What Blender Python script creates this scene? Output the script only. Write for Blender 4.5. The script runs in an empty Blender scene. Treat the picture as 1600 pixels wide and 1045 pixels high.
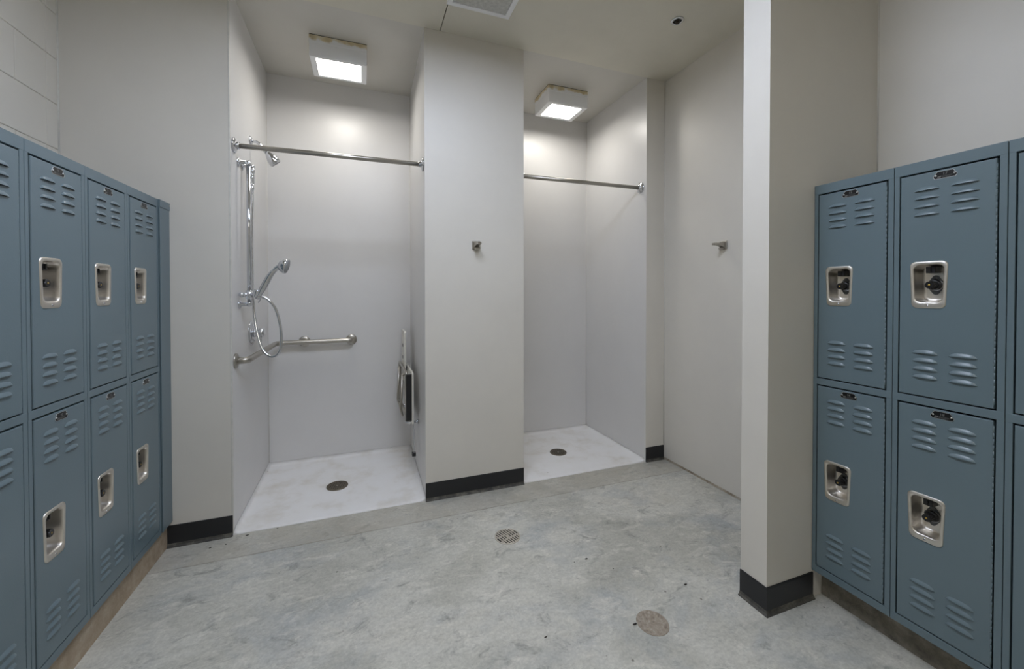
import bpy, bmesh, math, random
from mathutils import Vector, Matrix
random.seed(7)
SC = bpy.context.scene
COL = SC.collection
PI = math.pi

# ------------------------------------------------------------------ helpers
def lin(c):
    c = c / 255.0
    return c / 12.92 if c <= 0.04045 else ((c + 0.055) / 1.055) ** 2.4

def rgb(r, g, b):
    return (lin(r), lin(g), lin(b), 1.0)

class MB:
    """collects shapes into one mesh"""
    def __init__(self):
        self.bm = bmesh.new()

    def face(self, vs, m=0, smooth=False):
        try:
            f = self.bm.faces.new(vs)
        except ValueError:
            return None
        f.material_index = m
        f.smooth = smooth
        return f

    def verts(self, pts):
        return [self.bm.verts.new(p) for p in pts]

    def box(self, x0, x1, y0, y1, z0, z1, m=0, bev=0.0, seg=2):
        r = bmesh.ops.create_cube(self.bm, size=1.0)
        vs = r['verts']
        for v in vs:
            v.co = Vector((x0 + (v.co.x + .5) * (x1 - x0), y0 + (v.co.y + .5) * (y1 - y0), z0 + (v.co.z + .5) * (z1 - z0)))
        fs = set(f for v in vs for f in v.link_faces)
        for f in fs:
            f.material_index = m
        if bev > 0:
            es = list(set(e for v in vs for e in v.link_edges))
            bmesh.ops.bevel(self.bm, geom=es, offset=bev, segments=seg, profile=.5, affect='EDGES', material=m)
        return vs

    def prism(self, poly, z0, z1, m=0, mf=None):
        n = len(poly)
        a = self.verts([(p[0], p[1], z0) for p in poly])
        b = self.verts([(p[0], p[1], z1) for p in poly])
        self.face(a[::-1], m)
        self.face(b, m)
        for i in range(n):
            j = (i + 1) % n
            self.face([a[i], a[j], b[j], b[i]], m if mf is None else mf[i])

    def loops(self, loops, m=0, cap0=False, cap1=True, smooth=False, closed=True):
        rows = [self.verts(l) for l in loops]
        n = len(rows[0])
        for a, b in zip(rows[:-1], rows[1:]):
            for i in range(n if closed else n - 1):
                j = (i + 1) % n
                self.face([a[i], a[j], b[j], b[i]], m, smooth)
        if cap0:
            self.face(rows[0][::-1], m, False)
        if cap1:
            self.face(rows[-1], m, False)
        return rows

    def lathe(self, o, d, prof, n=24, m=0, cap0=True, cap1=True, smooth=True):
        o = Vector(o)
        d = Vector(d).normalized()
        a = d.orthogonal().normalized()
        b = d.cross(a)
        loops = []
        for (r, h) in prof:
            loops.append([o + d * h + (a * math.cos(2 * PI * i / n) + b * math.sin(2 * PI * i / n)) * max(r, 1e-5) for i in range(n)])
        self.loops(loops, m, cap0, cap1, smooth)

    def cyl(self, p0, p1, r, n=20, m=0, r2=None, smooth=True):
        p0 = Vector(p0)
        p1 = Vector(p1)
        L = (p1 - p0).length
        self.lathe(p0, p1 - p0, [(r, 0), (r if r2 is None else r2, L)], n, m, True, True, smooth)

    def tube(self, pts, r, n=14, m=0):
        pts = [Vector(p) for p in pts]
        rs = r if isinstance(r, (list, tuple)) else [r] * len(pts)
        t = [(pts[min(i + 1, len(pts) - 1)] - pts[max(i - 1, 0)]).normalized() for i in range(len(pts))]
        a = t[0].orthogonal().normalized()
        loops = []
        for i, p in enumerate(pts):
            a = (a - t[i] * a.dot(t[i])).normalized()
            b = t[i].cross(a)
            loops.append([p + (a * math.cos(2 * PI * k / n) + b * math.sin(2 * PI * k / n)) * rs[i] for k in range(n)])
        self.loops(loops, m, True, True, True)

    def ball(self, c, r, m=0, u=16, v=10, sx=1, sy=1, sz=1):
        res = bmesh.ops.create_uvsphere(self.bm, u_segments=u, v_segments=v, radius=r)
        for w in res['verts']:
            w.co = Vector((w.co.x * sx, w.co.y * sy, w.co.z * sz)) + Vector(c)
        for f in set(f for w in res['verts'] for f in w.link_faces):
            f.material_index = m
            f.smooth = True

    def build(self, name, mats, parent=None, fix=True):
        if fix:
            bmesh.ops.recalc_face_normals(self.bm, faces=self.bm.faces[:])
        me = bpy.data.meshes.new(name)
        self.bm.to_mesh(me)
        self.bm.free()
        for m in (mats if isinstance(mats, (list, tuple)) else [mats]):
            me.materials.append(m)
        o = bpy.data.objects.new(name, me)
        COL.objects.link(o)
        if parent:
            o.parent = parent
        return o

def tag(o, label=None, cat=None, group=None, kind=None):
    if label: o['label'] = label
    if cat: o['category'] = cat
    if group: o['group'] = group
    if kind: o['kind'] = kind
    return o

def struct(o, label, cat=None):
    o['kind'] = 'structure'
    o['label'] = label
    o['category'] = cat or o.name.split('_')[0].split('.')[0]
    return o

def thing(name, label, cat, loc=(0, 0, 0), rz=0.0, group=None):
    o = bpy.data.objects.new(name, None)
    o.empty_display_size = .05
    COL.objects.link(o)
    o.location = loc
    o.rotation_euler = (0, 0, rz)
    return tag(o, label, cat, group)

def round_poly(pts, r, n=5):
    """rounded corners for a convex 2D polygon; n+1 points for each corner"""
    out = []
    k = len(pts)
    for i in range(k):
        p = Vector(pts[i]).to_2d()
        a = (Vector(pts[i - 1]).to_2d() - p)
        b = (Vector(pts[(i + 1) % k]).to_2d() - p)
        ang = a.angle(b)
        rr = r[i] if isinstance(r, (list, tuple)) else r
        d = min(rr / math.tan(ang / 2), a.length * .49, b.length * .49)
        rr = d * math.tan(ang / 2)
        a.normalize(); b.normalize()
        c = p + (a + b).normalized() * (rr / math.sin(ang / 2))
        s = p + a * d - c
        e = p + b * d - c
        tot = s.angle_signed(e)
        for j in range(n + 1):
            v = s.copy()
            v.rotate(Matrix.Rotation(-tot * j / n, 2))
            out.append((c.x + v.x, c.y + v.y))
    return out

def catmull(pts, k=8):
    P = [Vector(p) for p in pts]
    P = [P[0] * 2 - P[1]] + P + [P[-1] * 2 - P[-2]]
    out = []
    for i in range(1, len(P) - 2):
        for j in range(k):
            t = j / k
            out.append(.5 * ((2 * P[i]) + (P[i + 1] - P[i - 1]) * t + (2 * P[i - 1] - 5 * P[i] + 4 * P[i + 1] - P[i + 2]) * t * t + (3 * P[i] - P[i - 1] - 3 * P[i + 1] + P[i + 2]) * t ** 3))
    out.append(P[-2])
    return out

def bend(pts, r, k=8):
    """polyline with rounded corners of radius r"""
    P = [Vector(p) for p in pts]
    out = [P[0]]
    for i in range(1, len(P) - 1):
        a = (P[i - 1] - P[i]); b = (P[i + 1] - P[i])
        d = min(r, a.length * .49, b.length * .49)
        s = P[i] + a.normalized() * d
        e = P[i] + b.normalized() * d
        for j in range(k + 1):
            t = j / k
            out.append(s * (1 - t) ** 2 + P[i] * 2 * t * (1 - t) + e * t * t)
    out.append(P[-1])
    return out

# ------------------------------------------------------------------ materials
def new_mat(name):
    m = bpy.data.materials.new(name)
    m.use_nodes = True
    nt = m.node_tree
    return m, nt, nt.nodes['Principled BSDF']

def coords(nt, scale=(1, 1, 1), loc=(0, 0, 0)):
    tc = nt.nodes.new('ShaderNodeTexCoord')
    mp = nt.nodes.new('ShaderNodeMapping')
    mp.inputs['Scale'].default_value = scale
    mp.inputs['Location'].default_value = loc
    nt.links.new(tc.outputs['Object'], mp.inputs['Vector'])
    return mp.outputs['Vector']

def noise(nt, vec, scale, detail=4, rough=.5, dist=0.0):
    n = nt.nodes.new('ShaderNodeTexNoise')
    n.inputs['Scale'].default_value = scale
    n.inputs['Detail'].default_value = detail
    n.inputs['Roughness'].default_value = rough
    n.inputs['Distortion'].default_value = dist
    nt.links.new(vec, n.inputs['Vector'])
    return n.outputs['Fac']

def ramp(nt, fac, stops):
    r = nt.nodes.new('ShaderNodeValToRGB')
    e = r.color_ramp.elements
    while len(e) > 1:
        e.remove(e[0])
    e[0].position = stops[0][0]
    e[0].color = stops[0][1]
    for p, c in stops[1:]:
        x = e.new(p)
        x.color = c
    nt.links.new(fac, r.inputs['Fac'])
    return r.outputs['Color']

def mix(nt, fac, a, b, mode='MIX'):
    n = nt.nodes.new('ShaderNodeMix')
    n.data_type = 'RGBA'
    n.blend_type = mode
    for sock, v in ((n.inputs[0], fac), (n.inputs[6], a), (n.inputs[7], b)):
        if isinstance(v, bpy.types.NodeSocket):
            nt.links.new(v, sock)
        else:
            sock.default_value = v
    return n.outputs[2]

def math_n(nt, op, a, b=0.0, c=0.0):
    n = nt.nodes.new('ShaderNodeMath')
    n.operation = op
    for s, v in zip(n.inputs, (a, b, c)):
        if isinstance(v, bpy.types.NodeSocket):
            nt.links.new(v, s)
        else:
            s.default_value = v
    return n.outputs[0]

def bump(nt, bsdf, h, strength, dist=.001):
    b = nt.nodes.new('ShaderNodeBump')
    b.inputs['Strength'].default_value = strength
    b.inputs['Distance'].default_value = dist
    nt.links.new(h, b.inputs['Height'])
    nt.links.new(b.outputs['Normal'], bsdf.inputs['Normal'])

def paint(name, col, rough=.4, bscale=260, bstr=.12, var=.03, spec=.5, vscale=3):
    m, nt, p = new_mat(name)
    v = coords(nt)
    c2 = tuple(x * (1 - var * 2) for x in col[:3]) + (1,)
    nz = noise(nt, v, vscale, 5, .6)
    nt.links.new(ramp(nt, nz, [(.35, c2), (.65, col)]), p.inputs['Base Color'])
    p.inputs['Roughness'].default_value = rough
    p.inputs['Specular IOR Level'].default_value = spec
    if bstr > 0:
        bump(nt, p, noise(nt, v, bscale, 2), bstr)
    return m

def metal(name, col, rough=.2, bstr=0.0, bscale=(40, 40, 600)):
    m, nt, p = new_mat(name)
    p.inputs['Base Color'].default_value = col
    p.inputs['Metallic'].default_value = 1
    p.inputs['Roughness'].default_value = rough
    if bstr:
        v = coords(nt, bscale)
        n = noise(nt, v, 5, 3)
        bump(nt, p, n, bstr, .0004)
    return m

def plain(name, col, rough=.5, spec=.5):
    m, nt, p = new_mat(name)
    v = coords(nt)
    n = noise(nt, v, 40, 3)
    c2 = tuple(x * .9 for x in col[:3]) + (1,)
    nt.links.new(ramp(nt, n, [(.3, c2), (.7, col)]), p.inputs['Base Color'])
    p.inputs['Roughness'].default_value = rough
    p.inputs['Specular IOR Level'].default_value = spec
    return m

def emit(name, col, strength):
    m, nt, p = new_mat(name)
    p.inputs['Base Color'].default_value = (.9, .9, .9, 1)
    p.inputs['Emission Color'].default_value = col
    p.inputs['Emission Strength'].default_value = strength
    return m

def rough_conc_early(name, a, b, c3):
    m, nt, p = new_mat(name)
    v = coords(nt)
    nt.links.new(ramp(nt, noise(nt, v, 22, 7, .7), [(.32, a), (.52, b), (.72, c3)]), p.inputs['Base Color'])
    p.inputs['Roughness'].default_value = .7
    return m

M = {}
M['wall'] = paint('wall_paint', rgb(217, 213, 205), .42, 300, .10, .02)
M['block'] = paint('block_wall_paint', rgb(218, 214, 205), .45, 180, .25, .02)
M['frp'] = paint('shower_panel_paint', rgb(215, 214, 213), .33, 220, .07, .015)
M['ceil'] = paint('ceiling_paint', rgb(216, 212, 199), .55, 300, .10, .03)
M['ceil_sh'] = paint('shower_ceiling_paint', rgb(205, 202, 195), .45, 300, .08, .02)
M['caulk'] = plain('white_caulk', rgb(214, 212, 206), .5)
M['rubber'] = paint('black_rubber', rgb(34, 35, 38), .42, 120, .05, .1)
M['rubber_dusty'] = rough_conc_early('dusty_rubber', rgb(44, 44, 44), rgb(78, 76, 70), rgb(120, 116, 106))
M['locker'] = paint('locker_enamel', rgb(104, 121, 129), .29, 420, .16, .02)
M['dark'] = plain('dark_gap', rgb(18, 22, 25), .8)  # near-black colour standing for the shade inside gaps, slots and recesses
M['nickel'] = metal('brushed_nickel', rgb(222, 217, 209), .38, .25)
M['steel'] = metal('stainless_steel', rgb(178, 174, 166), .34, .15)
M['chrome'] = metal('chrome', rgb(214, 216, 220), .10)
M['chrome_dull'] = metal('dull_chrome', rgb(150, 152, 154), .3)
M['galv'] = metal('worn_galvanised_steel', rgb(205, 200, 190), .6, .1)
M['bronze'] = metal('dark_drain_metal', rgb(120, 112, 98), .42, .2, (90, 90, 90))
M['dark_bronze'] = metal('dark_bronze', rgb(70, 64, 56), .5)
M['blackpl'] = plain('black_plastic', rgb(22, 22, 24), .35)
M['blackplate'] = plain('black_plate_enamel', rgb(10, 10, 12), .3)
M['silver'] = metal('silver_print', rgb(225, 225, 225), .35)
M['white'] = plain('white_print', rgb(225, 225, 220), .5)
M['gold'] = metal('brass_key_plug', rgb(200, 170, 90), .3)
M['zinc'] = metal('grey_zinc', rgb(96, 98, 100), .5)
M['print'] = plain('worn_grey_print', rgb(128, 128, 126), .6)
M['fixture'] = paint('white_fixture', rgb(234, 235, 237), .4, 80, .02, .004)
M['seatwhite'] = plain('white_phenolic', rgb(225, 222, 212), .35)
M['greyface'] = plain('spray_face_grey', rgb(150, 152, 154), .5)
M['lamp_sh'] = emit('lit_lens_shower', (1.0, .96, .89, 1), 27.0)
M['lamp_room'] = emit('lit_lens_room', (.86, .95, 1.15, 1), 12.7)
M['lamp_rear'] = emit('lit_lens_rear', (1.0, .96, .86, 1), 5.5)

# cream caulk with rusty stains at the light housings
m, nt, p = new_mat('stained_caulk')
v = coords(nt)
sx = nt.nodes.new('ShaderNodeSeparateXYZ')
nt.links.new(v, sx.inputs[0])
edge = math_n(nt, 'ADD', math_n(nt, 'MULTIPLY', sx.outputs[2], 15.0), math_n(nt, 'MULTIPLY', noise(nt, v, 9, 5, .65), 1.5))
cs = ramp(nt, noise(nt, v, 18, 5), [(.35, rgb(222, 216, 198)), (.55, rgb(212, 196, 158)), (.75, rgb(190, 178, 150))])
nt.links.new(mix(nt, ramp(nt, edge, [(.20, (0, 0, 0, 1)), (.42, (1, 1, 1, 1))]), rgb(234, 235, 237), cs), p.inputs['Base Color'])
p.inputs['Roughness'].default_value = .7
M['stain'] = m

# prismatic panel in the ceiling
m, nt, p = new_mat('grey_ceiling_insert')
v = coords(nt)
n = noise(nt, v, 60, 5, .7)
nt.links.new(ramp(nt, n, [(.3, rgb(176, 176, 172)), (.7, rgb(206, 206, 202))]), p.inputs['Base Color'])
p.inputs['Roughness'].default_value = .6
bump(nt, p, noise(nt, v, 150, 2), .3)
M['insert'] = m

# shower base: white moulded pan with faint grime
m, nt, p = new_mat('white_shower_base')
v = coords(nt)
n1 = noise(nt, v, 5, 6, .6)
c = ramp(nt, n1, [(.28, rgb(214, 210, 202)), (.5, rgb(232, 231, 230)), (.8, rgb(236, 236, 237))])
vo = nt.nodes.new('ShaderNodeTexVoronoi')
vo.inputs['Scale'].default_value = 9
nt.links.new(v, vo.inputs['Vector'])
sp = ramp(nt, vo.outputs['Distance'], [(.03, (1, 1, 1, 1)), (.05, (0, 0, 0, 1))])
gate = ramp(nt, noise(nt, v, 3.1, 2), [(.56, (0, 0, 0, 1)), (.6, (1, 1, 1, 1))])
fac = mix(nt, 1.0, sp, gate, 'MULTIPLY')
c = mix(nt, fac, c, rgb(120, 110, 96))
nt.links.new(c, p.inputs['Base Color'])
p.inputs['Roughness'].default_value = .42
M['pan'] = m

# concrete floor
m, nt, p = new_mat('polished_concrete')
v = coords(nt)
vs = coords(nt, (1, 1.35, 1), (3.1, 1.7, 0))
big = noise(nt, vs, 1.5, 7, .62, .6)
c = ramp(nt, big, [(.30, rgb(166, 165, 156)), (.46, rgb(184, 183, 174)), (.58, rgb(198, 197, 189)), (.75, rgb(192, 189, 178))])
blue = ramp(nt, noise(nt, coords(nt, (1, 1.2, 1), (9.3, 2.2, 0)), 2.3, 8, .66, .4), [(.50, (0, 0, 0, 1)), (.70, (.8, .8, .8, 1))])
c = mix(nt, blue, c, rgb(163, 168, 170))
lite = ramp(nt, noise(nt, coords(nt, (1, 1.8, 1), (1.3, 7.7, 0)), 7.5, 8, .7, .8), [(.52, (0, 0, 0, 1)), (.66, (.7, .7, .7, 1))])
c = mix(nt, lite, c, rgb(214, 211, 202))
drk = ramp(nt, noise(nt, coords(nt, (1, 1.6, 1), (5.3, 4.7, 0)), 9, 9, .72, .7), [(.33, (.75, .75, .75, 1)), (.45, (0, 0, 0, 1))])
c = mix(nt, drk, c, rgb(136, 136, 131))
mid = ramp(nt, noise(nt, coords(nt, (1, 1.5, 1), (2.3, 8.7, 0)), 30, 8, .75, .6), [(.32, (.84, .84, .84, 1)), (.5, (1, 1, 1, 1)), (.68, (1.10, 1.10, 1.09, 1))])
c = mix(nt, 1.0, c, mid, 'MULTIPLY')
fine = ramp(nt, noise(nt, v, 85, 6, .7), [(.3, (.82, .82, .82, 1)), (.7, (1.10, 1.10, 1.10, 1))])
c = mix(nt, 1.0, c, fine, 'MULTIPLY')
vo = nt.nodes.new('ShaderNodeTexVoronoi')
vo.inputs['Scale'].default_value = 15
nt.links.new(v, vo.inputs['Vector'])
sp = ramp(nt, vo.outputs['Distance'], [(.05, (.8, .8, .8, 1)), (.09, (0, 0, 0, 1))])
gate = ramp(nt, noise(nt, v, 4.1, 2), [(.58, (0, 0, 0, 1)), (.62, (1, 1, 1, 1))])
c = mix(nt, mix(nt, 1.0, sp, gate, 'MULTIPLY'), c, rgb(104, 98, 90))
# construction joint and the slightly browner strip in front of the showers
sx = nt.nodes.new('ShaderNodeSeparateXYZ')
nt.links.new(v, sx.inputs[0])
yw = math_n(nt, 'ADD', sx.outputs[1], math_n(nt, 'MULTIPLY', math_n(nt, 'SUBTRACT', noise(nt, v, 16, 3), .5), .012))
d = math_n(nt, 'ABSOLUTE', math_n(nt, 'SUBTRACT', yw, 2.204))
line = ramp(nt, d, [(.0015, (.75, .75, .75, 1)), (.005, (0, 0, 0, 1))])
strip = mix(nt, 1.0, ramp(nt, math_n(nt, 'SUBTRACT', yw, 1.704), [(.499, (0, 0, 0, 1)), (.503, (.55, .55, .55, 1))]), ramp(nt, noise(nt, v, 7, 6, .7), [(.35, (.25, .25, .25, 1)), (.6, (1, 1, 1, 1))]), 'MULTIPLY')
c = mix(nt, strip, c, rgb(170, 164, 150))
line = mix(nt, 1.0, line, ramp(nt, noise(nt, v, 5, 5, .7), [(.38, (.15, .15, .15, 1)), (.55, (1, 1, 1, 1))]), 'MULTIPLY')
c = mix(nt, line, c, rgb(112, 104, 90))
nt.links.new(c, p.inputs['Base Color'])
nt.links.new(ramp(nt, big, [(.3, (.5, .5, .5, 1)), (.7, (.38, .38, .38, 1))]), p.inputs['Roughness'])
bump(nt, p, noise(nt, v, 60, 8, .7), .25, .0015)
M['conc'] = m

def rough_conc(name, a, b, c3, st, sc=16):
    m, nt, p = new_mat(name)
    v = coords(nt)
    col = ramp(nt, noise(nt, v, sc, 8, .7), [(.3, a), (.5, b), (.72, c3)])
    nt.links.new(col, p.inputs['Base Color'])
    p.inputs['Roughness'].default_value = .85
    bump(nt, p, noise(nt, v, 55, 6, .75), st, .006)
    return m
M['plinthL'] = rough_conc('tan_concrete', rgb(150, 134, 114), rgb(168, 152, 132), rgb(184, 172, 156), .3)
M['plinthR'] = rough_conc('pitted_concrete', rgb(84, 80, 72), rgb(124, 118, 106), rgb(156, 150, 138), .9)
M['cleanout'] = rough_conc('worn_tan_cover', rgb(120, 108, 96), rgb(160, 149, 135), rgb(186, 178, 166), 1.0, 70)
M['ragged'] = rough_conc('ragged_joint', rgb(112, 100, 84), rgb(176, 164, 146), rgb(200, 194, 182), .6)
M['dirt'] = plain('dirt', rgb(52, 46, 40), .9)

# ------------------------------------------------------------------ dimensions (metres; camera at X=0, Y=0)
XWL, XWR, XR_ALC = -1.3056, 2.145, 2.1373
YB = 2.4088
XS0, XP0, XP1, XS1 = -.6434, .3472, .9879, 1.9692
YS, YS2 = 3.2882, 3.2334
XB0, XB1, XB2 = -.653, .3583, 1.9599
XB1R = .985
XC, YC, TC = 1.4755, 1.0963, .1133
ZC = 2.8448
YBACK = -1.7
BH = .107

# ------------------------------------------------------------------ room shell
b = MB()
b.box(XWL - .1, XWR + .1, YBACK - .1, YB, -.08, 0)
b.box(XWL - .1, XWR + .1, YB, YS + .15, -.12, -.05)
struct(b.build('floor', M['conc']), 'grey mottled polished concrete floor', 'floor')

# main ceiling with a slit crack running from the ceiling panel to the pier
cx0, cx1, cy0 = .4395, .4448, 2.167
b = MB()
b.box(XWL - .1, cx0, YBACK - .1, YB, ZC, ZC + .05)
b.box(cx1, XWR + .1, YBACK - .1, YB, ZC, ZC + .05)
b.box(cx0, cx1, YBACK - .1, cy0, ZC, ZC + .05)
b.box(cx0 - .02, cx1 + .02, cy0 - .02, YB, ZC + .05, ZC + .06)
struct(b.build('ceiling', M['ceil']), 'taupe painted ceiling with a thin dark crack', 'ceiling')
b = MB()
b.box(XWL - .1, XWR + .1, YB, YS + .15, ZC, ZC + .05)
struct(b.build('ceiling', M['ceil_sh']), 'pale ceiling inside the two showers', 'ceiling')

# left wall: painted concrete block courses above, plain below
b = MB()
b.box(XWL - .12, XWL - .004, YBACK - .1, YB, 0, ZC)
zs = 1.71
k = 0
while zs < ZC:
    z1 = min(zs + .2032, ZC)
    cuts = [YBACK] + [y for y in [(2.17 if k % 2 == 0 else 2.17 - .203) - .4064 * i for i in range(9, -1, -1)] if y > YBACK + .05] + [2.338, YB - .001]
    for ya, yb in zip(cuts[:-1], cuts[1:]):
        b.box(XWL - .02, XWL, ya + .0012, yb - .0012, zs + .0012, z1 - .0012, 0, .003, 2)
    zs += .2032
    k += 1
struct(b.build('wall_left', M['block']), 'painted block wall above the left lockers', 'wall')

def wall(name, poly, mats, mf, label, z0=-.05, z1=ZC):
    b = MB()
    b.prism(poly, z0, z1, 0, mf)
    return struct(b.build(name, mats), label, 'wall')

W2 = [M['wall'], M['frp']]
wall('wall_shower_left', [(XWL - .1, YB), (XS0, YB), (XB0, YS), (XWL - .1, YS)], W2, [0, 1, 1, 1], 'grey wall return between left lockers and left shower')
wall('wall_pier', [(XP0, YB), (XP1, YB), (XB1R, YS2), (XB1R, YS), (XB1, YS)], W2, [0, 1, 1, 1, 1], 'grey pier standing between the two showers')
wall('wall_shower_right', [(XS1, YB), (XWR + .1, YB), (XWR + .1, YS), (XB2, YS2)], W2, [0, 1, 1, 1], 'narrow grey wall return right of the right shower')
wall('wall_back', [(XWL - .1, YS), (XB1 + .01, YS), (XB1R, YS2), (XWR + .1, YS2), (XWR + .1, YS + .15), (XWL - .1, YS + .15)], M['frp'], None, 'white rear wall of the showers')
# alcove wall on the right stops short of the floor over a ragged joint
b = MB()
b.prism([(XR_ALC, YB), (XR_ALC, YC + .05), (XWR + .1, YC + .05), (XWR + .1, YB)], .017, ZC, 0)
b.box(XR_ALC + .003, XWR + .1, YC + .05, YB, -.05, .017, 1)
struct(b.build('wall_right', [M['wall'], M['ragged']]), 'grey side wall with robe hook beyond the partition', 'wall')
b = MB()
b.box(XWR, XWR + .1, YBACK - .1, YC + .06, -.05, ZC)
struct(b.build('wall_right', M['wall']), 'grey wall above the right lockers', 'wall')
b = MB()
b.box(XC, XWR + .02, YC, YC + TC, -.05, ZC)
struct(b.build('wall_partition', M['wall']), 'grey partition end standing beside the right lockers', 'wall')
b = MB()
b.box(XWL - .1, XWR + .1, YBACK - .1, YBACK, -.05, ZC)
struct(b.build('wall_front', M['wall']), 'plain grey wall behind the camera', 'wall')

# fine corner beads / caulk lines
def bead(x, y, z0, z1, r, label):
    b = MB()
    b.cyl((x, y, z0), (x, y, z1), r, 10)
    struct(b.build('trim_1', M['caulk']), label, 'trim')
b = MB(); b.cyl((XWL, YB - .001, 1.69), (XWL, YB - .001, ZC), .0045, 10)
struct(b.build('trim_1', M['caulk']), 'caulk line in corner above the left lockers', 'trim')
for n_, (x_, y_, l_) in enumerate(((XB0, YS, 'caulk line in rear left corner of the left shower'), (XB1, YS, 'caulk line in rear right corner of the left shower'), (XB2, YS2, 'caulk line in rear right corner of the right shower'))):
    b = MB(); b.cyl((x_, y_, .02), (x_, y_, ZC), .003, 10)
    struct(b.build('trim_%d' % (7 + n_), M['caulk']), l_, 'trim')
b = MB(); b.cyl((XR_ALC, YB, .0), (XR_ALC, YB, ZC), .004, 10)
struct(b.build('trim_2', M['caulk']), 'caulk line in corner right of the right shower', 'trim')
b = MB(); b.cyl((XWR, YC, 1.69), (XWR, YC, ZC), .004, 10)
struct(b.build('trim_3', M['caulk']), 'caulk line in corner above the right lockers', 'trim')
b = MB(); b.box(XS0 - .006, XS0 + .0015, YB - .0015, YB + .012, .0, ZC, 0, .001)
struct(b.build('trim_4', M['caulk']), 'white edge strip at left side of left shower', 'trim')

# concrete plinths under the lockers
ZBL, ZBR = .1234, .1174
XL, XR = -.9015, 1.7336
YL, YR = 2.3036, YC
W = .2591
b = MB(); b.box(XWL, XL - .018, .6, YB, -.02, ZBL - .001, 0, .004)
struct(b.build('trim_5', M['plinthL']), 'tan concrete curb under the left lockers', 'trim')
b = MB(); b.box(XR + .062, XWR, .1, YC, -.02, ZBR - .001, 0, .004)
struct(b.build('trim_6', M['plinthR']), 'rough concrete curb under the right lockers', 'trim')

# black rubber cove base
def cove(name, path, label):
    """path: floor polyline, room on its right-hand side"""
    P = [Vector((x, y)) for x, y in path]
    prof = [(0, BH), (.004, BH - .001), (.005, BH - .006), (.005, .018), (.008, .009), (.014, .003), (.015, .0005), (0, .0005)]
    b = MB()
    rows = []
    for i, p_ in enumerate(P):
        ns = []
        if i > 0:
            d = (P[i] - P[i - 1]).normalized(); ns.append(Vector((d.y, -d.x)))
        if i < len(P) - 1:
            d = (P[i + 1] - P[i]).normalized(); ns.append(Vector((d.y, -d.x)))
        nrm = sum(ns, Vector((0, 0)))
        if len(ns) == 2:
            nrm = nrm / (1 + ns[0].dot(ns[1]))
        rows.append([(p_.x + nrm.x * o, p_.y + nrm.y * o, z) for o, z in prof])
    b.loops(rows, 0, True, True)
    for f_ in b.bm.faces:
        if max(v_.co.z for v_ in f_.verts) < .0205 and len(f_.verts) == 4:
            f_.material_index = 1
    return struct(b.build(name, [M['rubber'], M['rubber_dusty']]), label, 'baseboard')
cove('baseboard_left', [(XL - .019, YB), (XS0, YB)], 'black rubber baseboard left of the left shower')
cove('baseboard_pier', [(XP0, YB), (XP1, YB)], 'black rubber baseboard along the pier')
cove('baseboard_right', [(XS1, YB), (XR_ALC - .004, YB)], 'black rubber baseboard right of the right shower')
cove('baseboard_partition', [(XC, YC + TC), (XC, YC), (XR + .005, YC)], 'black rubber baseboard around the partition end')

# ------------------------------------------------------------------ lockers
CW = W - .0016
DEP = .398
ZT = 1.576
DX0, DX1 = .0210, .2355            # door edges in the column
DH = .7288                           # door height
DZ = (.8026, .0346)                   # bottoms of the two doors above the locker's base
CXC = .092

def make_frame():
    b = MB()
    x0, x1 = .0008, .0008 + CW
    for (a, c) in ((x0, .0148), (.2424, x1)):
        b.box(a, c, .0005, .022, .026, 1.542, 0, .0012)
    for (a, c) in ((1.5392, ZT), (.7710, .7962), (0, .028)):
        b.box(x0, x1, 0, .022, a, c, 0, .0012)
    b.box(x0, x0 + .001, .01, DEP, 0, ZT)
    b.box(x1 - .001, x1, .01, DEP, 0, ZT)
    b.box(x0, x1, .01, DEP, ZT - .002, ZT - .0005)
    b.box(x0, x1, .01, DEP, .0005, .002)
    b.box(x0, x1, .02, DEP, .783, .785)
    b.box(x0, x1, DEP - .002, DEP, 0, ZT)
    # door stops behind the gap round each door, coloured near-black as its shade
    for z in DZ:
        b.box(.012, .030, .034, .0365, z - .01, z + DH + .01, 1)
        b.box(.2280, .246, .034, .0365, z - .01, z + DH + .01, 1)
        b.box(.012, .246, .034, .0365, z - .01, z + .01, 1)
        b.box(.012, .246, .034, .0365, z + DH - .012, z + DH + .012, 1)
    return b

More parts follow.
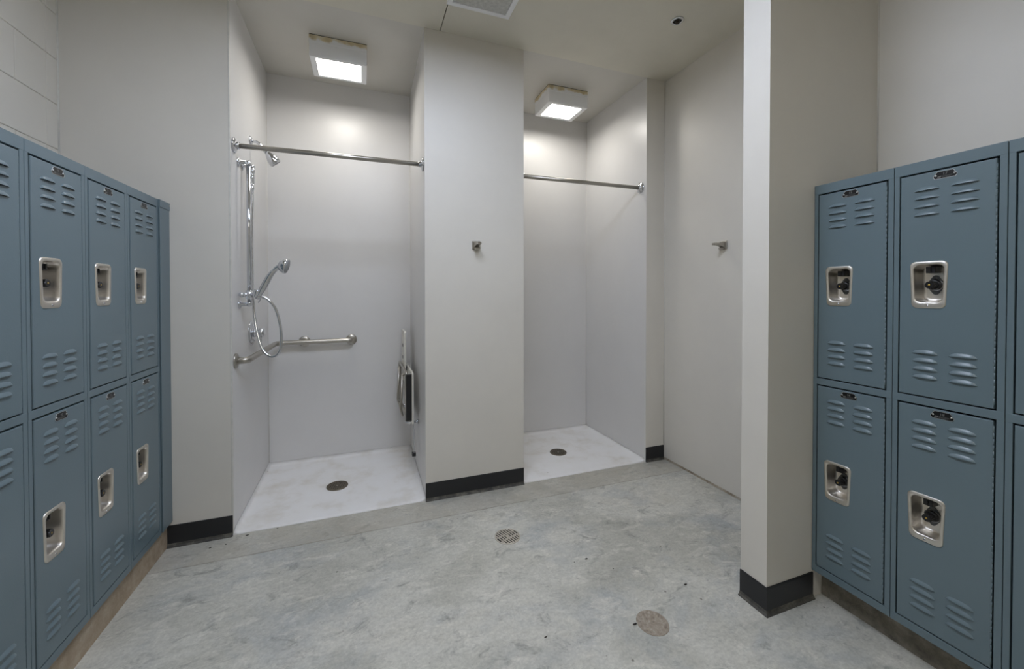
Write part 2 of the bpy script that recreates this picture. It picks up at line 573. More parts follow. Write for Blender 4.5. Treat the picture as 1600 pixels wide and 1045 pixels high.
def make_door():
    """door: slab with a hole for the cup and four banks of louvres; z from the door's bottom"""
    b = MB()
    yf, yb = -.0012, .0165
    hx0, hx1, hz0, hz1 = CXC - .0385, CXC + .0385, .302, .432
    xs = [DX0, hx0, hx1, DX1]
    zs_ = [0, hz0, hz1, DH]
    for i in range(3):
        for j in range(3):
            if i == 1 and j == 1:
                continue
            b.face(b.verts([(xs[i], yf, zs_[j]), (xs[i + 1], yf, zs_[j]), (xs[i + 1], yf, zs_[j + 1]), (xs[i], yf, zs_[j + 1])]))
    # folded edges with a small radius
    R = .0023
    outer = lambda o, y: [(DX0 - o, y, -o), (DX1 + o, y, -o), (DX1 + o, y, DH + o), (DX0 - o, y, DH + o)]
    b.loops([outer(0, yf), outer(R * .7, yf + R * .3), outer(R, yf + R), outer(R, yb)], 0, False, False)
    bmesh.ops.remove_doubles(b.bm, verts=b.bm.verts[:], dist=1e-5)
    # louvres
    def louvre(xa, xb, z):
        n = 12
        h, dd = .0125, .0062
        sh = lambda u: max(0.0, 1 - abs(2 * u - 1) ** 3.0) ** .6
        rows = []
        prof = [(1.0, 0.0), (.72, .42), (.40, .78), (.12, 1.0), (.0, .96)]
        for i in range(n + 1):
            u = i / n
            s = sh(u)
            x = xa + (xb - xa) * u
            rows.append([(x, yf - .0001 - dd * s * pd, z + h * s * ph) for ph, pd in prof])
        g = [b.verts(r_) for r_ in rows]
        for i in range(n):
            for k2 in range(len(prof) - 1):
                b.face([g[i][k2], g[i + 1][k2], g[i + 1][k2 + 1], g[i][k2 + 1]], 0, True)
        # near-black face, painted as the shade in the opening under the lip
        lo = b.verts([(r_[0][0], yf - .0002, r_[-1][2] - .0004) for r_ in rows])
        for i in range(n):
            b.face([g[i][-1], g[i + 1][-1], lo[i + 1], lo[i]], 1, False)
    for (xa, xb) in ((.0535, .1165), (.1415, .2045)):
        for z in (.674, .647, .620, .593, .1385, .1115, .0845, .0575):
            louvre(xa, xb, z)
    return b

def make_cup():
    b = MB()
    zt, zb_ = .442, .288
    def loop(it, iz0, iz1, ib, r, y):
        pts = [(CXC - .0415 + ib, zb_ + iz0), (CXC + .0415 - ib, zb_ + iz0), (CXC + .047 - it, zt - iz1), (CXC - .047 + it, zt - iz1)]
        return [(x, y, z) for x, z in round_poly(pts, r, 6)]
    L = [loop(-.0003, -.0003, -.0003, -.0003, .0155, -.0009),
         loop(.0003, .0003, .0003, .0003, .0155, -.0030),
         loop(.0018, .0018, .0018, .0018, .0150, -.0044),
         loop(.0060, .0160, .0070, .0060, .0180, -.0044),
         loop(.0082, .0190, .0095, .0076, .0170, -.0034),
         loop(.0095, .0208, .0112, .0090, .0165, -.0005),
         loop(.0100, .0215, .0120, .0095, .0165, .0100),
         loop(.0125, .0240, .0150, .0120, .0160, .0400),
         loop(.0150, .0265, .0175, .0145, .0140, .0445),
         loop(.0190, .0305, .0215, .0185, .0110, .0460)]
    b.loops(L, 0, False, True, True)
    # fixing screw on the lower lip
    b.lathe((CXC, -.0043, .2965), (0, -1, 0), [(.0034, 0), (.0034, .0006), (.0022, .0017), (.0002, .0020)], 14, 1)
    b.box(CXC - .0024, CXC + .0024, -.0066, -.0060, .2962, .2968, 2)
    return b

def make_latch():
    b = MB()
    b.box(.079, .103, .012, .0455, .4035, .4245, 0, .0015)
    b.box(.0895, .0925, .008, .014, .4080, .4235, 0, .0008)
    return b

def make_lock():
    b = MB()
    cx, cz = CXC - .001, .3645
    dia = round_poly([(cx, cz - .039), (cx + .0245, cz), (cx, cz + .039), (cx - .0245, cz)], [.008, .012, .008, .012], 4)
    b.loops([[(x, y, z) for x, z in dia] for y in (.0455, .0425)], 1, False, True)
    b.lathe((cx, .0425, cz), (0, -1, 0), [(.0196, 0), (.0196, .0030), (.0190, .0040), (.0178, .0044)], 30, 2)
    b.lathe((cx, .0378, cz), (0, -1, 0), [(.0186, -.0004), (.0182, .0018), (.0158, .0062), (.0135, .0078)], 30, 0)
    n = 30
    loops = []
    for y in (.0300, .0060, .0040):
        loops.append([(cx + math.cos(2 * PI * i / n) * rr, y, cz + math.sin(2 * PI * i / n) * rr) for i in range(n) for rr in [(.0122 if i % 2 else .0112) - (.0015 if y < .005 else 0)]])
    b.loops(loops, 0, False, True)
    b.lathe((cx, .0041, cz), (0, -1, 0), [(.0030, 0), (.0028, .0006), (.0001, .0008)], 14, 3)
    for i in range(20):
        a = 2 * PI * i / 20
        x, z = cx + math.cos(a) * .0162, cz + math.sin(a) * .0162
        b.box(x - .0004, x + .0004, .0326, .0345, z - .0004, z + .0004, 4)
    return b

def make_hinge():
    b = MB()
    z = .012
    while z < DH - .02:
        b.cyl((DX1 + .0020, .0014, z), (DX1 + .0020, .0014, z + .0176), .0020, 8, 0)
        z += .0185
    b.cyl((DX1 + .0020, .0018, .010), (DX1 + .0020, .0018, DH - .012), .0014, 6, 0)
    return b

def text_mesh(s, size):
    c = bpy.data.curves.new('digits', 'FONT')
    c.body = s
    c.size = size
    c.align_x = 'CENTER'
    c.extrude = .00012
    o = bpy.data.objects.new('digits', c)
    COL.objects.link(o)
    bpy.context.view_layer.update()
    me = bpy.data.meshes.new_from_object(o.evaluated_get(bpy.context.evaluated_depsgraph_get()))
    bpy.data.objects.remove(o)
    bpy.data.curves.remove(c)
    return me

def make_plate(num):
    """small black plate: silver rim, rivets, number over a line of tiny print"""
    b = MB()
    cx, z0 = .1285, .7030
    yf = -.0012
    pts = [(cx - .0245, z0), (cx + .0245, z0), (cx + .0285, z0 + .0075), (cx + .0185, z0 + .0235), (cx - .0185, z0 + .0235), (cx - .0285, z0 + .0075)]
    rim = round_poly(pts, .004, 3)
    C = Vector((cx, z0 + .0118))
    ins = [((x - C.x) * .968 + C.x, (z - C.y) * .935 + C.y) for x, z in rim]
    b.loops([[(x, yf, z) for x, z in rim], [(x, yf - .0010, z) for x, z in rim], [(x, yf - .0010, z) for x, z in ins]], 1, False, False)
    b.loops([[(x, yf - .0010, z) for x, z in ins], [(x, yf - .0008, z) for x, z in ins]], 0, False, True)
    for s in (-1, 1):
        b.lathe((cx + s * .0215, yf - .0008, z0 + .0110), (0, -1, 0), [(.0028, 0), (.0026, .0008), (.0014, .0016), (.0001, .0018)], 12, 1)
    # little slanted emblem and the tiny print beside it
    for k2 in range(3):
        x = cx - .0185 + k2 * .0030
        b.face(b.verts([(x, yf - .00105, z0 + .0035), (x + .0022, yf - .00105, z0 + .0035), (x + .0044, yf - .00105, z0 + .0085), (x + .0022, yf - .00105, z0 + .0085)]), 2)
    for z, xa, xb in ((.0078, -.006, .017), (.0056, -.007, .016), (.0036, -.008, .013)):
        b.box(cx + xa, cx + xb, yf - .00110, yf - .0009, z0 + z - .00022, z0 + z + .00022, 2)
    me = text_mesh(num, .0115)
    b2 = bmesh.new()
    b2.from_mesh(me)
    for v_ in b2.verts:
        v_.co = Vector((cx + v_.co.x, yf - .0011 - v_.co.z, z0 + .0108 + v_.co.y))
    for f in b2.faces:
        f.material_index = 2
    me2 = bpy.data.meshes.new('tmp')
    b2.to_mesh(me2)
    b2.free()
    b.bm.from_mesh(me2)
    bpy.data.meshes.remove(me)
    bpy.data.meshes.remove(me2)
    return b

LGROUP = 'two-tier lockers of the left row'
RGROUP = 'two-tier lockers of the right row'
proto = thing('locker', '', 'locker')
make_frame().build('cabinet_frame', [M['locker'], M['dark']], proto)
d0 = make_door().build('locker_door', [M['locker'], M['dark']], proto, fix=False)
bm_ = bmesh.new(); bm_.from_mesh(d0.data); bmesh.ops.recalc_face_normals(bm_, faces=bm_.faces[:]); bm_.to_mesh(d0.data); bm_.free()
tag(make_cup().build('handle_cup', [M['nickel'], M['chrome'], M['dark']], d0), 'brushed metal recessed handle cup')
tag(make_latch().build('latch', M['blackpl'], d0), 'black latch at top of cup')
tag(make_lock().build('combination_lock', [M['blackpl'], M['zinc'], M['chrome_dull'], M['gold'], M['print']], d0), 'black combination dial')
make_hinge().build('hinge', [M['locker'], M['dark']], d0)

def fill_locker(root, nums, first):
    """parts of one locker: the prototype's own, or copies of them"""
    if first:
        door = d0
        frame = None
    else:
        frame = [c for c in proto.children if c.name.startswith('cabinet_frame')][0].copy()
        COL.objects.link(frame); frame.parent = root
        door = None
    for i, z in enumerate(DZ):
        if i == 0 and first:
            dr = d0
        else:
            dr = d0.copy(); COL.objects.link(dr); dr.parent = root
            for ch in SUBS:
                c = ch.copy(); COL.objects.link(c); c.parent = dr
        dr.location = (0, 0, z)
        make_plate(nums[i]).build('number_plate', [M['blackplate'], M['silver'], M['print']], dr)['label'] = 'black number plate'

SUBS = list(d0.children)
cols = []
LL = ['slate blue two-tier locker at the shower end of the left row, beside the filler strip',
      'slate blue two-tier locker in the left row, second from the shower',
      'slate blue two-tier locker in the left row, third from the shower',
      'slate blue two-tier locker cut off by the left edge of the photo']
RL = ['slate blue two-tier locker touching the partition at the start of the right row',
      'slate blue two-tier locker with number plate 17, second from the partition',
      'slate blue two-tier locker cut off by the right edge of the photo']
first = True
for k in range(4):
    n = 13 - 2 * k
    root = proto if first else proto.copy()
    if not first:
        COL.objects.link(root)
    root.location = (XL, YL - (k + 1) * W, ZBL)
    root.rotation_euler = (0, 0, PI / 2)
    tag(root, LL[k], 'locker', LGROUP)
    fill_locker(root, (str(n), str(n + 1)), first)
    first = False
for k in range(3):
    n = 15 + 2 * k
    root = proto.copy()
    COL.objects.link(root)
    root.location = (XR, YR - .0006 - k * W, ZBR)
    root.rotation_euler = (0, 0, -PI / 2)
    tag(root, RL[k], 'locker', RGROUP)
    fill_locker(root, (str(n), str(n + 1)), False)

# filler strip closing the left row against the wall
t = thing('filler_panel', 'narrow slate blue filler strip between the left lockers and the wall', 'panel', (XL, YL, ZBL), PI / 2)
b = MB()
b.box(.0008, YB - YL - .002, -.004, .02, .004, 1.545, 0, .0015)
b.box(.0008, .006, -.006, .0, .004, 1.545, 0, .0012)
b.build('panel', M['locker'], t)
b = MB()
b.box(.0008, YB - YL - .002, -.007, .30, 1.541, ZT + .001, 0, .0015)
b.lathe((YB - YL - .012, -.007, ZT - .012), (0, -1, 0), [(.004, 0), (.003, .0016), (.0002, .002)], 12, 1)
b.build('top_cap', [M['locker'], M['steel']], t)

# ------------------------------------------------------------------ shower pans and drains
def shower_pan(name, xf0, xf1, xb0, xb1, yb, dr, label, side0, side1):
    g = .0012
    NX, NY = 48, 40
    b = MB()
    grid = []
    for j in range(NY + 1):
        row = []
        v_ = j / NY
        y = YB + .0005 + (yb - g - YB) * v_
        for i in range(NX + 1):
            u = i / NX
            xa = xf0 + (xb0 - xf0) * v_ + g
            xb = xf1 + (xb1 - xf1) * v_ - g
            x = xa + (xb - xa) * u
            z = .006
            # raised cove along the walls
            for dist, wd in ((x - xa, side0), (xb - x, side1), (yb - g - y, .04)):
                s = max(0.0, 1 - dist / wd)
                z = max(z, .006 + .020 * s * s)
            r = math.hypot(x - dr[0], y - dr[1])
            z -= .005 * max(0.0, 1 - r / .42)
            # edge dies into the concrete at the front
            z = z * min(1.0, .55 + (y - YB) / .10)
            row.append(b.bm.verts.new((x, y, z)))
        grid.append(row)
    for j in range(NY):
        for i in range(NX):
            b.face([grid[j][i], grid[j][i + 1], grid[j + 1][i + 1], grid[j + 1][i]], 0, True)
    per = grid[0] + [r_[-1] for r_ in grid[1:]] + grid[-1][::-1][1:] + [r_[0] for r_ in grid[::-1][1:-1]]
    low = b.verts([(v_.co.x, v_.co.y, -.045) for v_ in per])
    n = len(per)
    for i in range(n):
        j = (i + 1) % n
        b.face([per[i], low[i], low[j], per[j]])
    b.face(low)
    o = b.build(name, M['pan'])
    return tag(o, label, 'shower base')
shower_pan('shower_pan', XS0, XP0, XB0, XB1, YS, (-.168, 2.795), 'white shower base of the left shower, with the seat above', .035, .035)
shower_pan('shower_pan', XP1, XS1, XB1R, XB2, YS2, (1.437, 2.787), 'white shower base of the right shower beyond the pier', .035, .13)

def drain_slots(name, c, r, z, label, mat_rim, mat_grate, kind, rot=0.0, depth=.006):
    t = thing(name, label, 'drain', (c[0], c[1], z), rot)
    b = MB()
    b.lathe((0, 0, -.004), (0, 0, 1), [(r * .90, 0), (r * .90, .0052), (r * .93, .0062), (r * .985, .0060), (r, .0045), (r, 0)], 40, 0, False, False)
    b.build('rim', mat_rim, t)
    b = MB()
    if kind == 'bars':
        n = 8
        for i in range(n):
            x = (i - (n - 1) / 2) * r * .200
            h = math.sqrt(max(0, (r * .91) ** 2 - x * x))
            b.box(x - r * .055, x + r * .055, -h, h, -.0010, .0015, 0, .0004)
        for y in (-.28, .28):
            h = math.sqrt((r * .91) ** 2 - (y * r) ** 2)
            b.box(-h, h, y * r - r * .05, y * r + r * .05, -.0010, .0012, 0)
        b.lathe((0, 0, -.004), (0, 0, 1), [(r * .16, 0), (r * .16, .0048), (r * .10, .0052)], 16, 0)
    else:
        b.lathe((0, 0, -.004), (0, 0, 1), [(r * .91, 0), (r * .91, .0045)], 40, 0)
        for k2 in range(-3, 4):
            for q in range(-3, 4):
                x, y = k2 * r * .23 + (q % 2) * r * .115, q * r * .21
                if math.hypot(x, y) < r * .80 and (k2, q) != (0, 0):
                    b.box(x - r * .03, x + r * .03, y - r * .085, y + r * .085, .0003, .0008, 1)
        b.lathe((0, 0, .0005), (0, 0, 1), [(r * .09, 0), (r * .08, .001), (.0001, .0013)], 12, 2)
    b.build('grate', [mat_grate, M['dark'], M['steel']], t)
    if kind == 'bars':
        b = MB()
        b.lathe((0, 0, -.0018), (0, 0, 1), [(r * .92, 0), (r * .92, .0006)], 30, 0)
        b.build('drain_well_shade', M['dark'], t)  # flat near-black disc, its colour standing for shade below the bars
    return t
drain_slots('shower_drain', (-.168, 2.795), .066, .0045, 'round metal drain in the left shower base', M['bronze'], M['bronze'], 'holes', .3)
drain_slots('shower_drain', (1.437, 2.787), .066, .0045, 'round dark drain in the right shower base', M['bronze'], M['bronze'], 'holes', -.2)
drain_slots('floor_drain', (.693, 1.9115), .066, .0022, 'round slotted metal drain in the concrete floor before the pier', M['galv'], M['galv'], 'bars', .35)
b = MB()
b.lathe((1.030, 1.217, -.003), (0, 0, 1), [(.0600, 0), (.0600, .0042), (.0585, .0050), (.001, .0052)], 48, 0, True, True, False)
for s in (-1, 1):
    b.lathe((1.030 + s * .036, 1.217 + s * .02, .0021), (0, 0, 1), [(.0045, 0), (.0040, .0006), (.0001, .0008)], 10, 1)
tag(b.build('cleanout_cover', [M['cleanout'], M['ragged']]), 'round worn tan cleanout cover set in the concrete near the partition', 'cover')

# ------------------------------------------------------------------ curtain rods
def curtain_rod(x0, x1, z0, z1, y, label):
    t = thing('curtain_rod', label, 'curtain rod', (x0, y, z0))
    d = Vector((x1 - x0, 0, z1 - z0))
    b = MB()
    b.cyl(d.normalized() * .004, d - d.normalized() * .004, .0135, 24)
    b.build('tube', M['steel'], t)
    for s, o in ((1, Vector((0, 0, 0))), (-1, d)):
        b = MB()
        b.lathe(o, (s, 0, 0), [(.041, 0), (.041, .003), (.037, .007), (.024, .012), (.0185, .014), (.0185, .024), (.0165, .026)], 28)
        b.lathe(o + Vector((s * .016, -.0175, .0)), (0, -1, 0), [(.003, 0), (.003, .002), (.0001, .003)], 10)
        b.build('flange', M['chrome'], t)
    return t
curtain_rod(XS0 + .001, XP0 - .001, 2.043, 2.050, 2.475, 'steel curtain rod across the top of the left shower')
curtain_rod(XP1 + .001, XS1 - .001, 2.045, 2.052, 2.475, 'steel curtain rod across the right shower, ending right')

# ------------------------------------------------------------------ ceiling lights in the showers
def shower_light(x0, x1, y0, y1, zb_, lx0, lx1, ly0, ly1, label):
    cx, cy = (x0 + x1) / 2, (y0 + y1) / 2
    t = thing('ceiling_light', label, 'ceiling light', (cx, cy, ZC), 0, 'square ceiling lights in the showers')
    hx, hy = (x1 - x0) / 2, (y1 - y0) / 2
    lx0 -= cx; lx1 -= cx; ly0 -= cy; ly1 -= cy
    H = zb_ - ZC
    b = MB()
    ring = lambda a, c, z: [(x, y, z) for x, y in round_poly([(-a, -c), (a, -c), (a, c), (-a, c)], .004, 3)]
    lens = lambda o, z: [(x, y, z) for x, y in round_poly([(lx0 - o, ly0 - o), (lx1 + o, ly0 - o), (lx1 + o, ly1 + o), (lx0 - o, ly1 + o)], .004, 3)]
    b.loops([ring(hx - .002, hy - .002, -.008), ring(hx, hy, -.010), ring(hx, hy, H + .004), ring(hx - .003, hy - .003, H), lens(.004, H), lens(0, H + .003)], 0, True, False)
    b.build('housing', M['fixture'], t)
    b = MB()
    b.loops([lens(.0015, H + .012), lens(.0015, H + .0035)], 0, True, True)
    b.build('diffuser', M['lamp_sh'], t)['label'] = 'glowing white diffuser'
    b = MB()
    b.box(-hx + .003, hx - .003, -hy + .003, hy - .003, -.030, -.0002, 0, .004)
    b.loops([ring(hx + .0012, hy + .0012, -.004), ring(hx + .0016, hy + .0016, -.046), ring(hx + .0002, hy + .0002, -.050)], 0, True, False)
    b.build('caulk_band', M['stain'], t)['label'] = 'yellow stained caulk along the ceiling'
    b = MB()
    b.loops([ring(hx + .0005, hy + .0005, -.0003), ring(hx + .0005, hy + .0005, -.005)], 0, True, True)
    b.build('gap', M['dark'], t)
    return t
shower_light(-.306, .026, 2.700, 2.947, 2.711, -.268, -.011, 2.722, 2.921, 'square white ceiling light glowing in the left shower')
shower_light(1.325, 1.664, 2.729, 2.989, 2.711, 1.367, 1.621, 2.757, 2.956, 'square white ceiling light glowing in the right shower')

# ------------------------------------------------------------------ room troffers overhead (above and behind the camera)
def troffer(cx, cy, lx, ly, label, lamp):
    t = thing('troffer_light', label, 'ceiling light', (cx, cy, ZC))
    b = MB()
    r4 = lambda a, c, z: [(-a, -c, z), (a, -c, z), (a, c, z), (-a, c, z)]
    b.loops([r4(lx / 2, ly / 2, -.001), r4(lx / 2, ly / 2, -.060), r4(lx / 2 - .03, ly / 2 - .03, -.062), r4(lx / 2 - .03, ly / 2 - .03, -.045)], 0, True, False)
    b.build('frame', M['fixture'], t)
    b = MB()
    b.box(-lx / 2 + .031, lx / 2 - .031, -ly / 2 + .031, ly / 2 - .031, -.056, -.047)
    b.build('diffuser', lamp, t)
    return t
troffer(.25, 1.18, 1.20, .60, 'lit ceiling light above the middle of the room', M['lamp_room'])
troffer(.30, -.55, .60, 1.20, 'lit ceiling light behind the camera position', M['lamp_rear'])

# ------------------------------------------------------------------ ceiling panel, sprinkler
t = thing('ceiling_panel', 'square ceiling panel with white frame and grey insert', 'ceiling panel', (.6135, 1.985, ZC))
hx = .180
b = MB()
r4 = lambda a, z: [(-a, -a, z), (a, -a, z), (a, a, z), (-a, a, z)]
b.loops([r4(hx, -.0003), r4(hx, -.006), r4(hx - .002, -.008), r4(hx - .026, -.008), r4(hx - .028, -.006), r4(hx - .028, -.0003)], 0, False, False)
b.build('frame', M['fixture'], t)
b = MB(); b.box(-hx + .0295, hx - .0295, -hx + .0295, hx - .0295, -.004, -.0006)
b.build('insert', M['insert'], t)
b = MB(); b.box(-hx + .028, hx - .028, -hx + .028, hx - .028, -.0008, -.0002)
b.build('gap', M['dark'], t)

t = thing('fire_sprinkler', 'small round fire sprinkler in the ceiling above the partition', 'sprinkler', (1.724, 1.845, ZC))
b = MB()
b.lathe((0, 0, -.0005), (0, 0, -1), [(.037, 0), (.0365, .003), (.032, .006), (.025, .007), (.0235, .003)], 32, 0, True, False)
b.build('escutcheon', M['chrome'], t)
b = MB()
b.lathe((0, 0, -.001), (0, 0, -1), [(.0235, 0), (.0235, .003)], 24, 0)
b.build('recess', M['dark'], t)
b = MB()
b.lathe((0, 0, -.003), (0, 0, -1), [(.013, 0), (.013, .003), (.007, .004), (.006, .008)], 14, 0)
for s in (-1, 1):
    b.tube(bend([(s * .007, 0, -.005), (s * .012, 0, -.010), (s * .003, 0, -.014)], .004, 4), .0016, 8)
b.lathe((0, 0, -.0135), (0, 0, -1), [(.003, 0), (.012, .001), (.012, .0018)], 18, 0)
b.build('head', M['dark_bronze'], t)

# ------------------------------------------------------------------ robe hooks
def robe_hook(loc, rz, label):
    """local: wall at y=0, hook points to -y"""
    t = thing('robe_hook', label, 'hook', loc, rz, 'robe hooks')
    b = MB()
    b.box(-.026, .026, -.011, .001, -.026, .026, 0, .003)
    b.build('base_plate', M['steel'], t)
    b = MB()
    secs = [(-.010, -.018, .018, .017), (-.020, -.015, .018, .016), (-.032, -.008, .016, .014), (-.050, -.004, .012, .012), (-.085, -.004, .012, .0115), (-.088, -.003, .011, .011)]
    loops = []
    for y, zl, zh, hw in secs:
        loops.append([(x, y, z) for x, z in round_poly([(-hw, zl), (hw, zl), (hw, zh), (-hw, zh)], .003, 3)])
    b.loops(loops, 0, True, True)
    secs = [(-.010, -.030, -.014, .013), (-.024, -.032, -.016, .012), (-.036, -.026, -.017, .010)]
    loops = []
    for y, zl, zh, hw in secs:
        loops.append([(x, y, z) for x, z in round_poly([(-hw, zl), (hw, zl), (hw, zh), (-hw, zh)], .003, 3)])
    b.loops(loops, 0, True, True)
    b.build('prong', M['steel'], t)
    return t
robe_hook((.664, YB, 1.560), 0, 'square metal robe hook on the pier between the showers')
robe_hook((XR_ALC, 1.883, 1.560), -PI / 2, 'metal robe hook seen from the side on the right side wall')

# ------------------------------------------------------------------ left shower fittings
WX = XS0 - .004      # about the wall surface where the fittings sit (the wall runs slightly off square)
wx = lambda y: XS0 + (XB0 - XS0) * (y - YB) / (YS - YB)

# fixed shower head
t = thing('overhead_shower', 'small chrome fixed shower head high on the wall of the left shower', 'shower head', (wx(2.82), 2.82, 2.19))
b = MB(); b.lathe((.0005, 0, 0), (1, 0, 0), [(.030, 0), (.029, .004), (.020, .010), (.012, .013)], 24)
b.build('flange', M['chrome'], t)
b = MB(); b.tube(bend([(.008, 0, 0), (.040, 0, -.002), (.082, 0, -.050)], .03, 8), .0085, 14)
b.build('arm', M['chrome'], t)
b = MB()
dv = Vector((.60, .28, -.76)).normalized()
b.ball((.083, 0, -.053), .014)
b.lathe(Vector((.083, 0, -.053)) + dv * .006, dv, [(.012, 0), (.015, .010), (.022, .022), (.032, .045), (.035, .066), (.034, .078), (.030, .082)], 28)
b.build('head', M['chrome'], t)
b = MB()
b.lathe(Vector((.083, 0, -.053)) + dv * .0875, dv, [(.029, 0), (.027, .002), (.0005, .003)], 24)
b.build('spray_face', M['greyface'], t)

# slide bar
YBAR = 2.553
t = thing('slide_bar', 'tall chrome slide bar fixed to the wall of the left shower', 'slide bar', (wx(YBAR), YBAR, 1.19))
BX = -.595 - wx(YBAR)
b = MB(); b.cyl((BX, 0, .020), (BX, 0, .790), .0115, 22)
b.build('bar', M['chrome'], t)
for z, s in ((.790, 1), (.008, -1)):
    b = MB()
    b.lathe((.0005, 0, z), (1, 0, 0), [(.024, 0), (.024, .004), (.017, .009), (.011, .012), (.0095, BX - .006)], 22)
    b.ball((BX, 0, z), .0135)
    b.cyl((BX, 0, z), (BX, 0, z - s * .014), .0135, 20)
    b.build('end_post', M['chrome'], t)
b = MB()
b.cyl((BX, 0, .040), (BX, 0, .085), .0185, 22)
b.cyl((BX, 0, .062), (BX - .032, -.012, .062), .012, 18)
b.ball((BX - .034, -.013, .062), .015)
b.cyl((BX, 0, .062), (BX + .038, -.028, .066), .011, 16)
b.lathe((BX + .030, -.026, .052), (.45, -.10, .88), [(.013, 0), (.016, .004), (.018, .036), (.0165, .040)], 20)
b.tube(catmull([(BX + .044, -.03, .060), (BX + .055, -.032, .048), (BX + .056, -.032, .030), (BX + .048, -.03, .018)], 6), .0035, 8)
b.build('slider', M['chrome'], t)

# water supply elbow with vacuum breaker
YSUP = 2.64
t = thing('supply_elbow', 'chrome water supply elbow behind the top of the slide bar', 'pipe fitting', (wx(YSUP), YSUP, 1.985))
SX = -.597 - wx(YSUP)
b = MB()
b.lathe((.0005, 0, 0), (1, 0, 0), [(.026, 0), (.026, .003), (.016, .008), (.011, .010), (.010, SX - .008)], 22)
b.ball((SX, 0, 0), .0125)
b.build('elbow', M['chrome'], t)
b = MB()
b.lathe((SX, 0, -.004), (0, 0, -1), [(.011, 0), (.011, .010), (.0145, .012), (.0145, .030), (.0115, .033), (.0115, .050), (.0145, .053), (.0145, .062), (.012, .066), (.012, .096), (.010, .102)], 20)
b.build('vacuum_breaker', M['chrome'], t)

# hand shower resting in the slider, with its hose
hb = Vector((-.545, YBAR - .028, 1.248))         # bottom of the handle
hd = Vector((.460, -.06, .885)).normalized()
t = thing('hand_shower', 'chrome hand shower with looping metal hose held on the slide bar', 'hand shower', hb)
b = MB()
path = catmull([Vector((0, 0, 0)), hd * .035, hd * .085, hd * .130 + Vector((.002, 0, .002)), hd * .170 + Vector((.012, 0, .0)), hd * .192 + Vector((.026, -.002, -.004))], 7)
n = len(path)
rad = []
for i in range(n):
    u = i / (n - 1)
    rad.append(.0125 + .0045 * math.sin(PI * min(1, u * 1.4)) + (.003 * max(0, u - .75) / .25))
b.tube(path, rad, 18)
b.lathe((0, 0, 0), -hd, [(.0115, -.004), (.0125, .0), (.0125, .016), (.009, .022)], 18)
b.build('handle', M['chrome'], t)
hc = hd * .192 + Vector((.030, -.002, -.002))
fd = Vector((.95, -.06, -.26)).normalized()
b = MB()
b.lathe(hc - fd * .020, fd, [(.006, 0), (.018, .002), (.029, .008), (.038, .020), (.0435, .034), (.0435, .042), (.041, .045)], 30)
b.build('head', M['chrome'], t)
b = MB()
b.lathe(hc + fd * .0247, fd, [(.0405, 0), (.038, .003), (.026, .007), (.0005, .009)], 26)
b.build('spray_face', M['greyface'], t)
b = MB()
hs = [Vector((-.597, YSUP, 1.885)), Vector((-.597, YSUP, 1.80)), Vector((-.600, YSUP - .005, 1.62)), Vector((-.598, YSUP - .01, 1.42)), Vector((-.592, YSUP - .025, 1.24)),
      Vector((-.580, YSUP - .045, 1.12)), Vector((-.560, 2.57, 1.02)), Vector((-.534, 2.55, .945)), Vector((-.505, 2.54, .912)), Vector((-.472, 2.535, .905)),
      Vector((-.445, 2.53, .935)), Vector((-.437, 2.53, 1.00)), Vector((-.442, 2.53, 1.08)), Vector((-.464, 2.53, 1.17)), Vector((-.497, 2.53, 1.220)), Vector((-.526, 2.53, 1.238)), hb - hd * .016]
hp = catmull([p_ - hb for p_ in hs], 26)
b.tube(hp, [.0078 if i % 2 else .0070 for i in range(len(hp))], 12)
b.lathe(Vector((-.597, YSUP, 1.887)) - hb, (0, 0, -1), [(.0105, 0), (.0105, .030), (.0082, .036)], 16)
b.build('hose', M['chrome'], t)

# mixing valve
t = thing('shower_valve', 'round chrome shower valve on the wall above the grab bar', 'valve', (wx(2.813), 2.813, 1.017))
b = MB()
b.lathe((.0005, 0, 0), (1, 0, 0), [(.075, 0), (.075, .003), (.070, .007), (.050, .012), (.030, .015)], 36)
b.build('escutcheon', M['chrome'], t)
b = MB()
b.lathe((.014, 0, 0), (1, 0, 0), [(.026, 0), (.026, .012), (.018, .016), (.018, .026), (.026, .030), (.030, .040), (.027, .052), (.016, .057)], 28)
b.tube(bend([(.046, 0, -.016), (.050, -.004, -.040), (.046, -.008, -.068)], .02, 5), [.009] * 2 + [.008] * 4 + [.0075, .007], 12)
b.build('lever', M['chrome'], t)
for dz in (.046, -.046):
    b = MB()
    b.ball((.012, 0, dz), .007)
    b.build('screw', M['chrome'], t)

# grab bar running from the side wall round the corner to the back wall
t = thing('grab_bar', 'L-shaped stainless grab bar around the corner of the left shower', 'grab bar', (XS0, 2.476, .899))
O = Vector((XS0, 2.476, .899))
gp = bend([(wx(2.476) + .004, 2.476, .899), (-.585, 2.476, .899), (-.5835, 2.60, .899), (-.5985, YS - .058, .899), (-.091 , YS - .058, .902), (-.091, YS - .004, .902)], .045, 10)
gp = bend([(wx(2.476) + .004, 2.476, .899), (-.588, 2.476, .899), (-.592, YS - .056, .899), (-.091, YS - .056, .902), (-.091, YS - .004, .902)], .055, 10)
b = MB(); b.tube([Vector(p_) - O for p_ in gp], .0175, 20)
b.build('bar', M['steel'], t)
fl = [(.040, 0), (.040, .004), (.037, .008), (.026, .012), (.020, .013)]
b = MB(); b.lathe(Vector((wx(2.476) + .0005, 2.476, .899)) - O, (1, 0, 0), fl, 30); b.build('flange', M['steel'], t)
b = MB(); b.lathe(Vector((-.091, YS - .0005, .902)) - O, (0, -1, 0), fl, 30); b.build('flange', M['steel'], t)
b = MB(); b.lathe(Vector((-.416, YS - .0005, .900)) - O, (0, -1, 0), fl, 30)
b.cyl(Vector((-.416, YS - .01, .900)) - O, Vector((-.416, YS - .052, .900)) - O, .010, 16)
